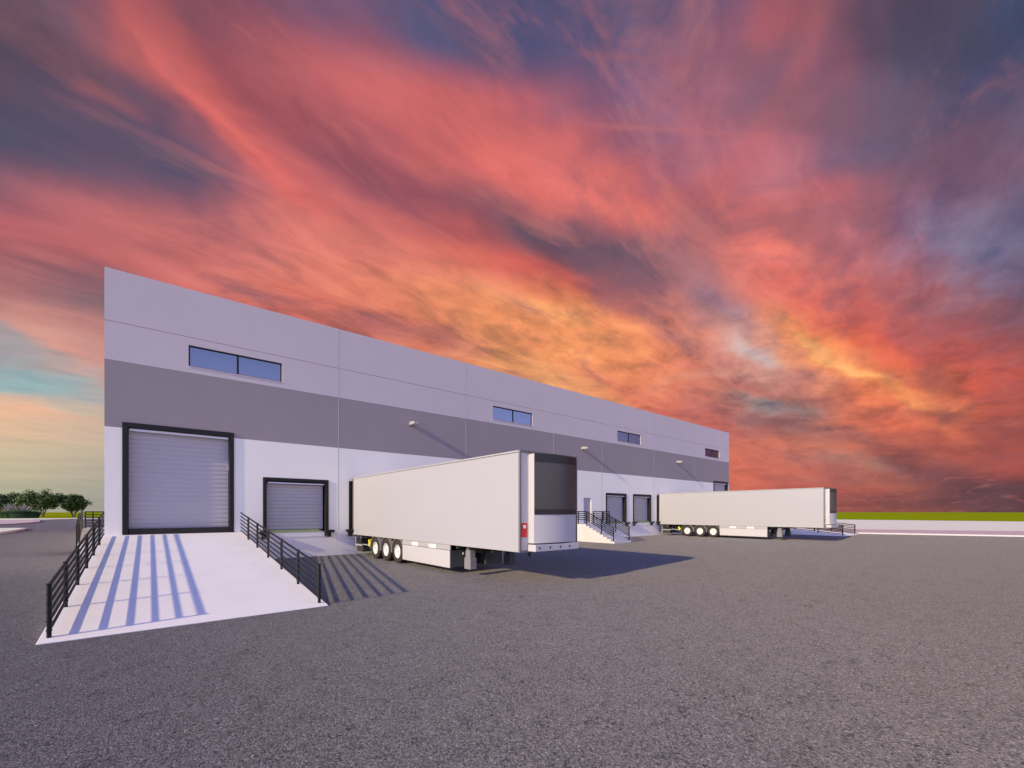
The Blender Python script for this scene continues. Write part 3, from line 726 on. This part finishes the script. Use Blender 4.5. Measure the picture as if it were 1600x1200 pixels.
def ramp(x0, x1, label, group):
    t = tag(empty('concrete_ramp', ((x0+x1)/2, FY, 0)), label, 'ramp', group)
    y0 = 10.35 - FY; hw = (x1-x0)/2; b = MB()
    prof = [(y0,0.0),(y0,.025),(-.30,DOCK-.004),(-.003,DOCK-.004),(-.003,0.0)]
    b.prism(prof, lambda p,q: (-hw,p,q), lambda p,q: (hw,p,q))
    b.build('ramp_slab', M['concrete'], t, bevel=.012)
    return t
ramp(-1.42, 3.16, 'wide sunlit concrete ramp striped with railing shadows, leading to the tall door nearest the viewer', 'concrete ramps')
ramp(47.7, 52.3, 'far concrete ramp past the front end of the farther trailer', 'concrete ramps')
def ramp_z(y): return .025 + (y-10.35)/(FY-.30-10.35)*(DOCK-.004-.025)
def ramp_rail(x, label, thick=.024):
    ys = [10.6, 21.9]
    railing('ramp_railing', label, [(x,ys[0],ramp_z(ys[0])),(x,ys[1],ramp_z(ys[1]))], [0, 1.88, 3.76, 5.66, 7.55, 9.45], group='black railings along the ramps', foot=.02, rr=thick, pr=thick*1.38)
ramp_rail(-1.30, 'black six-bar railing on the outer edge of the near ramp, by the open asphalt')
ramp_rail(3.03, 'black six-bar railing on the near ramp beside the dock door, casting stripes on asphalt')
ramp_rail(47.85, 'thin black railing on the far ramp, the one nearer the parked trailer', .032)
ramp_rail(52.15, 'thin black railing on the far ramp, the one nearer the pink pavement', .032)

# stairs to the personnel door
SX0, SX1, SY1, SY0 = 24.35, 26.3, 20.62, 18.1
st = tag(empty('concrete_stairs', (SX0, SY0, 0)), 'white concrete steps and landing below the grey personnel door', 'stairs', 'concrete stairs')
n = 9; rz = DOCK/n; ty = (SY1-SY0)/(n-1)
prof = [(0,0)]
for i in range(n-1):
    prof += [(i*ty, (i+1)*rz), ((i+1)*ty, (i+1)*rz)]
prof += [((n-1)*ty, 0)]
b = MB(); b.prism(prof, lambda p,q: (0,p,q), lambda p,q: (SX1-SX0,p,q)); b.build('steps', M['stair_concrete'], st)
b = MB(); b.box(-.004, 27.27-SX0, SY1-SY0+.004, FY-SY0-.003, 0, DOCK-.003); b.build('landing', M['stair_concrete'], st, bevel=.008)
zl = DOCK
railing('stair_railing', 'black stair railing on the sunlit open side of the steps, running down from the landing',
        [(SX0+.07,FY-.15,zl),(SX0+.07,SY1,zl),(SX0+.07,SY0+.12,.15)], [.85, FY-.15-SY1, 3.0, FY-.15-SY0-.12], nr=5, h=.92, first=.34, group='black railings at the stairs', rr=.03, pr=.04)
railing('stair_railing', 'black stair railing on the side of the steps next to the dock doors',
        [(SX1-.07,SY1,zl),(SX1-.07,SY0+.12,.15)], [0, 1.25, SY1-SY0-.12], nr=5, h=.92, first=.34, group='black railings at the stairs', rr=.03, pr=.04)
railing('landing_railing', 'black level railing closing the landing between the steps and the dock doors',
        [(27.2,FY-.15,zl),(27.2,SY1+.08,zl),(SX1+.02,SY1+.08,zl)], [.0, FY-.15-SY1-.08, FY-.15-SY1+.75], nr=5, h=.92, first=.34, group='black railings at the stairs', rr=.03, pr=.04)

# side landing round the near corner of the warehouse
sd = tag(empty('side_stairs', (X0-.003, 32, 0)), 'grey concrete landing and steps on the end wall, beyond the near ramp', 'stairs', 'concrete stairs')
b = MB(); b.box(-1.5, 0, 0, 2.2, 0, DOCK); b.build('landing', M['stair_concrete'], sd, bevel=.01)
n2 = 8; prof = [(0,0)]
ln = 2.1
for i in range(n2):
    prof += [(-i*ln/n2, DOCK-(i+1)*DOCK/(n2+1)), (-(i+1)*ln/n2, DOCK-(i+1)*DOCK/(n2+1))]
prof += [(-ln, 0)]
b = MB(); b.prism(prof, lambda p,q: (-1.48,p-.003,q), lambda p,q: (-.004,p-.003,q)); b.build('steps', M['stair_concrete'], sd)
railing('side_railing', 'black railing round the landing on the warehouse end wall',
        [(X0-.06,33.6,DOCK),(X0-1.42,33.6,DOCK),(X0-1.42,31.9,DOCK),(X0-1.42,30.75,.62)], [1.06, 1.36, 3.06, 4.2], nr=6, h=.9, group='black railings at the stairs', rr=.024, pr=.032)

sr_ = [o for o in COL.objects if o.name == 'side_railing'][0]
b = MB(); x = -1.36-.10
b.box(x-.014, x+.014, -1.7, 0, -DOCK, .86)
b.prism([(-1.7,-DOCK),(-1.7,.86),(-2.86,.86-.67),(-2.86,-DOCK)], lambda p,q: (x-.014,p,q), lambda p,q: (x+.014,p,q))
b.build('side_panel', M['rail'], sr_)

# ================================================================ SEMI-TRAILERS
TL, TW, TZ0, TZ1 = 13.02, 2.42, 1.03, 3.92
def make_trailer():
    t = empty('semi_trailer')
    # insulated box
    b = MB(); b.box(.03, TW-.03, .03, TL-.03, TZ0+.02, TZ1-.02); b.build('box_body', M['trailer'], t)
    # edge rails round the box
    f = MB(); e = .05
    for x in (0, TW-e):
        f.box(x, x+e, .0, e, TZ0, TZ1); f.box(x, x+e, TL-e, TL, TZ0, TZ1)
        f.box(x, x+e, e, TL-e, TZ1-e, TZ1); f.box(x, x+e, e, TL-e, TZ0, TZ0+e)
    for y in (0, TL-e):
        f.box(e, TW-e, y, y+e, TZ1-e, TZ1); f.box(e, TW-e, y, y+e, TZ0, TZ0+e)
    fr = MB()
    for x0, x1 in ((-.006,.03),(TW-.03,TW+.006)):
        fr.box(x0, x1, .02, TL, TZ0-.002, TZ0+.05); fr.box(x0, x1, .02, TL, TZ1-.045, TZ1+.002)
    fr.build('side_edge_trim', M['silver'], t, bevel=.006)
    fd = MB()
    fd.box(-.002, .05, -.035, .029, TZ0-.01, TZ1+.006); fd.box(TW-.05, TW+.002, -.035, .029, TZ0-.01, TZ1+.006)
    fd.box(.05, TW-.05, -.035, .029, TZ1-.06, TZ1+.006); fd.box(.05, TW-.05, -.035, .029, TZ0-.01, TZ0+.05)
    fd.build('front_frame', M['trim'], t, bevel=.008)
    rd = MB()
    rd.box(-.002, .05, TL-.029, TL+.01, TZ0, TZ1); rd.box(TW-.05, TW+.002, TL-.029, TL+.01, TZ0, TZ1)
    rd.box(.05, TW-.05, TL-.029, TL+.01, TZ1-.06, TZ1); rd.box(.05, TW-.05, TL-.029, TL+.01, TZ0, TZ0+.05)
    rd.build('rear_frame', M['trim'], t, bevel=.006)
    p = MB(); p.box(.05, TW-.05, -.004, .03, TZ0+.05, TZ1-.06); p.box(.30,.315,-.012,.0,TZ0+.05,TZ1-.06)
    p.build('front_panel', M['reefer'], t)
    # refrigeration unit with a bowed face
    ux0, ux1, n = .345, TW-.31, 18
    def bow(x): 
        k = (x-(ux0+ux1)/2)/((ux1-ux0)/2); return -.245 - .125*(1-k*k)
    def bowed(z0, z1, dy=0, m0=ux0, m1=ux1):
        b = MB(); xs = [m0+(m1-m0)*i/n for i in range(n+1)]
        for a, c in zip(xs, xs[1:]):
            b.face([(a,bow(a)+dy,z0),(c,bow(c)+dy,z0),(c,bow(c)+dy,z1),(a,bow(a)+dy,z1)])
            b.face([(a,bow(a)+dy,z1),(c,bow(c)+dy,z1),(c,-.004,z1),(a,-.004,z1)])
            b.face([(a,bow(a)+dy,z0),(a,-.004,z0),(c,-.004,z0),(c,bow(c)+dy,z0)])
        for a in (m0, m1):
            b.face([(a,bow(a)+dy,z0),(a,bow(a)+dy,z1),(a,-.004,z1),(a,-.004,z0)])
        return b
    u = bowed(TZ0+.25, TZ1-.09).build('refrigeration_unit', M['reefer'], t, smooth=True)
    zg0, zg1 = 2.10, TZ1-.082
    bowed(zg0, zg1, -.008, ux0+.012, ux1+.004).build('grille', M['grille'], u, smooth=True)
    bowed(zg1-.24, zg1+.004, -.016, ux0+.012, ux1+.006).build('top_grille', M['black'], u, smooth=True)
    bowed(zg0-.004, zg0+.15, -.016, ux0+.012, ux1+.006).build('bottom_grille', M['black'], u, smooth=True)
    k = MB(); k.box(.30, TW-.30, -.36, -.036, TZ0+.015, TZ0+.21)
    k = k.build('connector_bar', M['reefer'], t, bevel=.015)
    for x in (.46, .88, 1.30, 1.70):
        h = MB(); h.tube((x,-.34,TZ0+.115),(x,-.366,TZ0+.115),.033,16); h.build('socket', M['black'], k)
    # red marker plate with a round lens
    r = MB(); r.box(.085, .285, -.018, -.005, 1.45, 1.86); r = r.build('marker_plate', M['red'], t, bevel=.004)
    l = MB(); l.tube((.185,-.012,1.75),(.185,-.028,1.75),.055,20); l.build('lens', M['lens'], r)
    # rear doors
    for s in (0, 1):
        x0 = .055 + s*(TW/2-.05); d = MB(); d.box(x0, x0+TW/2-.065, TL-.028, TL+.004, TZ0+.055, TZ1-.065)
        d = d.build('rear_door', M['trailer'], t, bevel=.004)
        q = MB()
        for xx in (x0+.35, x0+.8): q.tube((xx,TL+.02,TZ0+.06),(xx,TL+.02,TZ1-.07),.016)
        q.build('lock_rod', M['silver'], d, smooth=True)
    # chassis
    c = MB()
    for x in (.72, TW-.84): c.box(x, x+.12, 2.9, TL-.4, TZ0-.28, TZ0-.012)
    for i in range(14): c.box(.10, TW-.10, 2.6+i*.74, 2.68+i*.74, TZ0-.12, TZ0-.013)
    c.box(.4, TW-.4, .5, 2.6, TZ0-.05, TZ0-.014)
    c.build('chassis', M['chassis'], t)
    kp = MB(); kp.tube((TW/2,.9,TZ0-.08),(TW/2,.9,TZ0-.26),.045,14); kp.build('kingpin', M['chassis'], t)
    # side rails and skirts with the equipment boxes behind them
    for s in (0, 1):
        fx = (lambda x: x) if s == 0 else (lambda x: TW-x)
        def bx(mb, x0, x1, *r): mb.box(min(fx(x0),fx(x1)), max(fx(x0),fx(x1)), *r)
        a = MB(); bx(a, .03, .07, 3.70, 7.40, .84, TZ0-.003); sr = a.build('side_rail', M['silver'], t)
        for y0, y1 in ((4.66,5.18),(6.03,6.55)):
            a = MB(); bx(a, .018, .036, y0, y1, .845, .99); a.build('reflector', M['lens'], sr)
        a = MB(); bx(a, .012, .05, 3.70, 7.36, .215, .825); a.build('side_skirt', M['reefer'], t, bevel=.012)
        a = MB(); bx(a, .055, .85, 3.70, 7.34, .22, .82); a = a.build('pallet_box', M['panel_leg_shade'], t, bevel=.01)
        g = MB(); bx(g, .55, .59, 3.672, 3.705, .66, .73); g.build('latch', M['lens'], a)
        # landing leg
        a = MB(); bx(a, .24, .46, 2.78, 3.06, .42, .86); bx(a, .26, .44, 2.80, 3.04, .86, TZ0-.02)
        lp = M['legpaint'] if s == 0 else M['panel_leg_shade']  # leg away from the sun: its shade is painted as a darker colour
        lg = a.build('landing_leg', lp, t, bevel=.015)
        a = MB(); bx(a, .22, .48, 2.74, 3.10, .24, .62); a.build('leg_sleeve', lp, lg, bevel=.012)
        a = MB(); a.tube((fx(.47),2.92,.8),(fx(TW/2),2.92,.8),.02); a.build('cross_shaft', M['chassis'], lg)
        # rear corner gear
        a = MB(); bx(a, .06, .5, 12.0, 12.72, .58, .86); a.build('rear_box', M['black'], t, bevel=.01)
        a = MB(); bx(a, .05, .10, 11.9, 12.76, .49, .56); bx(a, .05, .10, 12.70, 12.76, .2, .9); bx(a, .12, .16, 11.0, 12.72, .55, .59); bx(a,.12,.16,12.2,12.26,.55,1.0)
        a.build('rear_bracket', M['silver'], t)
        a = MB(); bx(a, .12, .55, 11.95, 12.68, .20, .47); a.build('rear_guard', M['chassis'], t, bevel=.01)
    a = MB(); a.box(.55, TW-.55, 12.62, 12.72, .32, .46); a.build('underrun_bar', M['chassis'], t)
    a = MB(); a.box(.62, TW-.62, 10.9, 11.75, .30, .76); a.build('air_tank', M['blue'], t, bevel=.05)
    # yellow wheel chock hung behind the last mudguard
    a = MB(); a.prism([(10.90,.66),(11.08,.86),(11.12,.86),(11.08,.56),(11.0,.48)][::-1], lambda p,q: (.06,p,q), lambda p,q: (.2,p,q))
    a.build('wheel_chock', M['yellow'], t, bevel=.008)
    # wheels
    WY = (7.93, 9.09, 10.26)
    tp = [(.0,.285),(.015,.30),(.0,.36),(-.012,.44),(.006,.477),(.04,.497),(.06,.5),(.10,.5),(.104,.488),(.118,.488),(.122,.5),(.18,.5),(.184,.488),(.198,.488),(.202,.5),(.25,.5),(.29,.485),(.31,.44),(.305,.30)]
    def wheel_parts():
        w = MB()
        w.lathe_x([(.015,.292),(.006,.285),(.004,.270),(.03,.262),(.085,.25),(.105,.225),(.105,.17),(.075,.145),(.072,.118),(.045,.11),(.035,.09),(.034,.0)], 40)
        for i in range(10):
            t0 = 2*math.pi*i/10; w.tube((.072,.13*math.cos(t0),.13*math.sin(t0)),(.045,.13*math.cos(t0),.13*math.sin(t0)),.013,6)
        ty = MB(); ty.lathe_x(tp, 48)
        hub = MB(); hub.tube((.036,0,0),(.018,0,0),.06,16,.05)
        hol = MB()
        for i in range(10):
            t0 = 2*math.pi*(i+.5)/10; y0, z0 = .197*math.cos(t0), .197*math.sin(t0)
            hol.tube((.101,y0,z0),(.1065,y0,z0),.026,10)
        return w, ty, hub, hol
    w, ty, hub, hol = wheel_parts()
    proto = w.build('wheel', M['rim'], t, smooth=True)
    ty.build('tyre', M['tyre'], proto, smooth=True)
    hub.build('hub_cap', M['silver'], proto, smooth=True); hol.build('hand_hole', M['black'], proto)
    first = True
    for y in WY:
        for s in (0, 1):
            o = proto if first else copy_tree(proto, t)
            first = False
            o.location = (.055 if s == 0 else TW-.055, y, .5)
            o.rotation_euler = (R(13*y), 0, math.pi if s else 0)
        ax = MB(); ax.tube((.3,y,.5),(TW-.3,y,.5),.07,12); ax.build('axle', M['chassis'], t)
        for s in (0, 1):
            g = MB(); x0, x1 = (.05,.40) if s == 0 else (TW-.40,TW-.05); m = 14
            for i in range(m):
                a0 = R(-8+196*i/m); a1 = R(-8+196*(i+1)/m)
                ro, ri = .575, .55
                q = [(ro*math.cos(a0),ro*math.sin(a0)),(ro*math.cos(a1),ro*math.sin(a1)),(ri*math.cos(a1),ri*math.sin(a1)),(ri*math.cos(a0),ri*math.sin(a0))]
                clampz = lambda v: min(v, .515)
                g.prism([(c_, clampz(d_)) for c_, d_ in q], lambda p,q_: (x0,y+p,.5+q_), lambda p,q_: (x1,y+p,.5+q_))
            g.build('mudguard', M['mudguard'], t)
    a = MB(); a.box(.12,.40,10.86,10.875,.12,.62); a.box(TW-.40,TW-.12,10.86,10.875,.12,.62); a.build('mud_flap', M['mudguard'], t)
    return t
tr = make_trailer(); tr.location = (7.98, 9.19, 0)
tag(tr, 'white refrigerated semi-trailer parked nearer the viewer, throwing the long blue shadow beside the stairs', 'semi-trailer', 'semi-trailers backed up to the docks')
t2 = copy_tree(tr); t2.location = (36.84, 9.25, 0)
tag(t2, 'white refrigerated semi-trailer parked farther away, at the end dock near the far ramp', 'semi-trailer', 'semi-trailers backed up to the docks')

# ================================================================ PLANTING
def leafy_tree(name, x, y, z, h, w, label, lm, seed, group='trees beyond the yard', base=.24, leaf=.36, n=7000, lean=0):
    rnd = random.Random(seed)
    t = tag(empty(name, (x,y,z)), label, 'tree', group)
    # several stems spreading from the ground
    b = MB(); tips = []
    ns = rnd.choice((3,4))
    for i in range(ns):
        a = 2*math.pi*(i+rnd.random()*.5)/ns; p = Vector((.25*math.cos(a), .25*math.sin(a), -.1)); r = .19*h/9
        d = Vector((math.cos(a)*.35, math.sin(a)*.35, 1)).normalized()
        for k in range(4):
            q = p + d*(h*.16); b.tube(p, q, r, 7, r*.8, cap=False); p = q; r *= .8
            d = (d + Vector((rnd.uniform(-.25,.25), rnd.uniform(-.25,.25), .05))).normalized()
            if k >= 1:
                for _ in range(2):
                    dd = (d + Vector((rnd.uniform(-.9,.9), rnd.uniform(-.9,.9), .1))).normalized()
                    e = p + dd*h*.2; b.tube(p, e, r*.55, 5, r*.2, cap=False); tips.append(e)
        tips.append(p)
    b.build('trunk', M['bark'], t, smooth='all')
    # crown: leaf clumps on many small lobes of uneven size
    c = MB(); lobes = []
    zc = h*(base + (1-base)*.5); hz = h*(1-base)*.5
    for i in range(46):
        while True:
            u = Vector((rnd.uniform(-1,1), rnd.uniform(-1,1), rnd.uniform(-1,1)))
            if .25 < u.length < 1: break
        if u.length > 0: u = u.normalized()*(u.length**.45)
        wide = 1.0 - .35*max(0, -u.z)
        p = Vector((u.x*w*.40*wide + lean*u.z, u.y*w*.40*wide, zc + u.z*hz*.80))
        lobes.append((p, rnd.uniform(.085,.165)*w))
    for i in range(n):
        p, r = rnd.choice(lobes)
        u = Vector((rnd.gauss(0,1), rnd.gauss(0,1), rnd.gauss(0,1))).normalized()
        q = p + u*r*(rnd.random()**.35)*Vector((1,1,.8)).length/1.63
        nrm = (u + Vector((rnd.gauss(0,.5), rnd.gauss(0,.5), rnd.gauss(.2,.5)))).normalized()
        a = nrm.orthogonal().normalized(); bb = nrm.cross(a); th = rnd.random()*6.28
        a2 = a*math.cos(th)+bb*math.sin(th); b2 = nrm.cross(a2); s = leaf*rnd.uniform(.6,1.35)
        c.face([q-a2*s, q+b2*s*.55, q+a2*s, q-b2*s*.55])
    c.build('crown', lm, t, fix=False)
    return t
sY, cY = math.sin(YAW), math.cos(YAW)
def at(u, D):
    r = (u-800)/674*D; return D*sY + r*cY, D*cY - r*sY
x, y = at(66, 190); leafy_tree('tree', x, y, .18, 11.4, 16.8, 'largest of the round dark green trees, with two forking pale stems', M['leaf'], 3)
x, y = at(115, 196); leafy_tree('tree', x, y, .18, 9.9, 12.4, 'smaller round tree standing alone nearest the warehouse', M['leaf'], 11, n=5200, base=.24)
x, y = at(24, 205); leafy_tree('tree', x, y, .18, 11.0, 12.0, 'round tree rising just behind the spiky pale plant', M['leaf2'], 23, n=5600)
x, y = at(-4, 200); leafy_tree('tree', x, y, .18, 9.9, 11.5, 'tree cut by the edge of the view behind the yellowish grass clump', M['leaf2'], 31, n=5200, base=.2)

def grass_clump(u, D, h, w, m, label, seed, n=1500):
    rnd = random.Random(seed); x, y = at(u, D); b = MB()
    for i in range(n):
        a = rnd.random()*6.283; rr = math.sqrt(rnd.random())*w*.42
        p = Vector((rr*math.cos(a), rr*math.sin(a), 0)); out = rr/(w*.5)
        hh = h*(1-.35*out*out)*rnd.uniform(.75,1.05)
        d = Vector((math.cos(a+rnd.gauss(0,.5)), math.sin(a+rnd.gauss(0,.5)), 0))
        q = p + d*hh*.12*(1+out) + Vector((0,0,hh*.6)); e = p + d*hh*(.25+.35*out) + Vector((0,0,hh*rnd.uniform(.82,1.0)))
        s = Vector((-d.y, d.x, 0))*.075
        b.face([p-s, p+s, q+s*.8, q-s*.8]); b.face([q-s*.8, q+s*.8, e])
    o = b.build('ornamental_grass', m, loc=(x,y,.19), fix=False)
    return tag(o, label, 'ornamental grass', 'clumps of ornamental grass on the paved island')
grass_clump(44, 143, 2.9, 5.6, M['blade'], 'blue-green clump of tall grass at the outer end of the row', 5)
grass_clump(30, 141, 3.0, 5.8, M['blade'], 'dark green clump of tall grass between the blue-green and the shaded clump', 6)
grass_clump(15, 140, 2.7, 5.2, M['blade'], 'darkest clump of tall grass, next to the yellowish one', 7)
grass_clump(0, 139, 2.7, 5.4, M['blade2'], 'yellowish clump of tall grass at the edge of the view', 8)
def flax(u, D, h, w, label, seed):
    rnd = random.Random(seed); x, y = at(u, D); b = MB()
    for i in range(150):
        a = rnd.random()*6.283; sp = rnd.random()**.6
        d = Vector((math.cos(a)*sp*w*.5, math.sin(a)*sp*w*.5, h*(1-.35*sp)*rnd.uniform(.7,1.05)))
        s = Vector((-math.sin(a), math.cos(a), 0))*.07
        p = Vector((rnd.uniform(-.5,.5), rnd.uniform(-.5,.5), 0)); q = p + d*.55 + Vector((0,0,h*.1))
        b.face([p-s, p+s, q+s, q-s]); b.face([q-s, q+s, p+d])
    o = b.build('flax_plant', M['flax'], loc=(x,y,.19), fix=False)
    return tag(o, label, 'flax plant', 'spiky flax plants')
flax(15, 147, 6.0, 7.0, 'pale spiky plant fanning out above the darkest grass clump', 2)
flax(38, 149, 5.6, 7.0, 'pale spiky plant fanning out above the blue-green grass clump', 9)
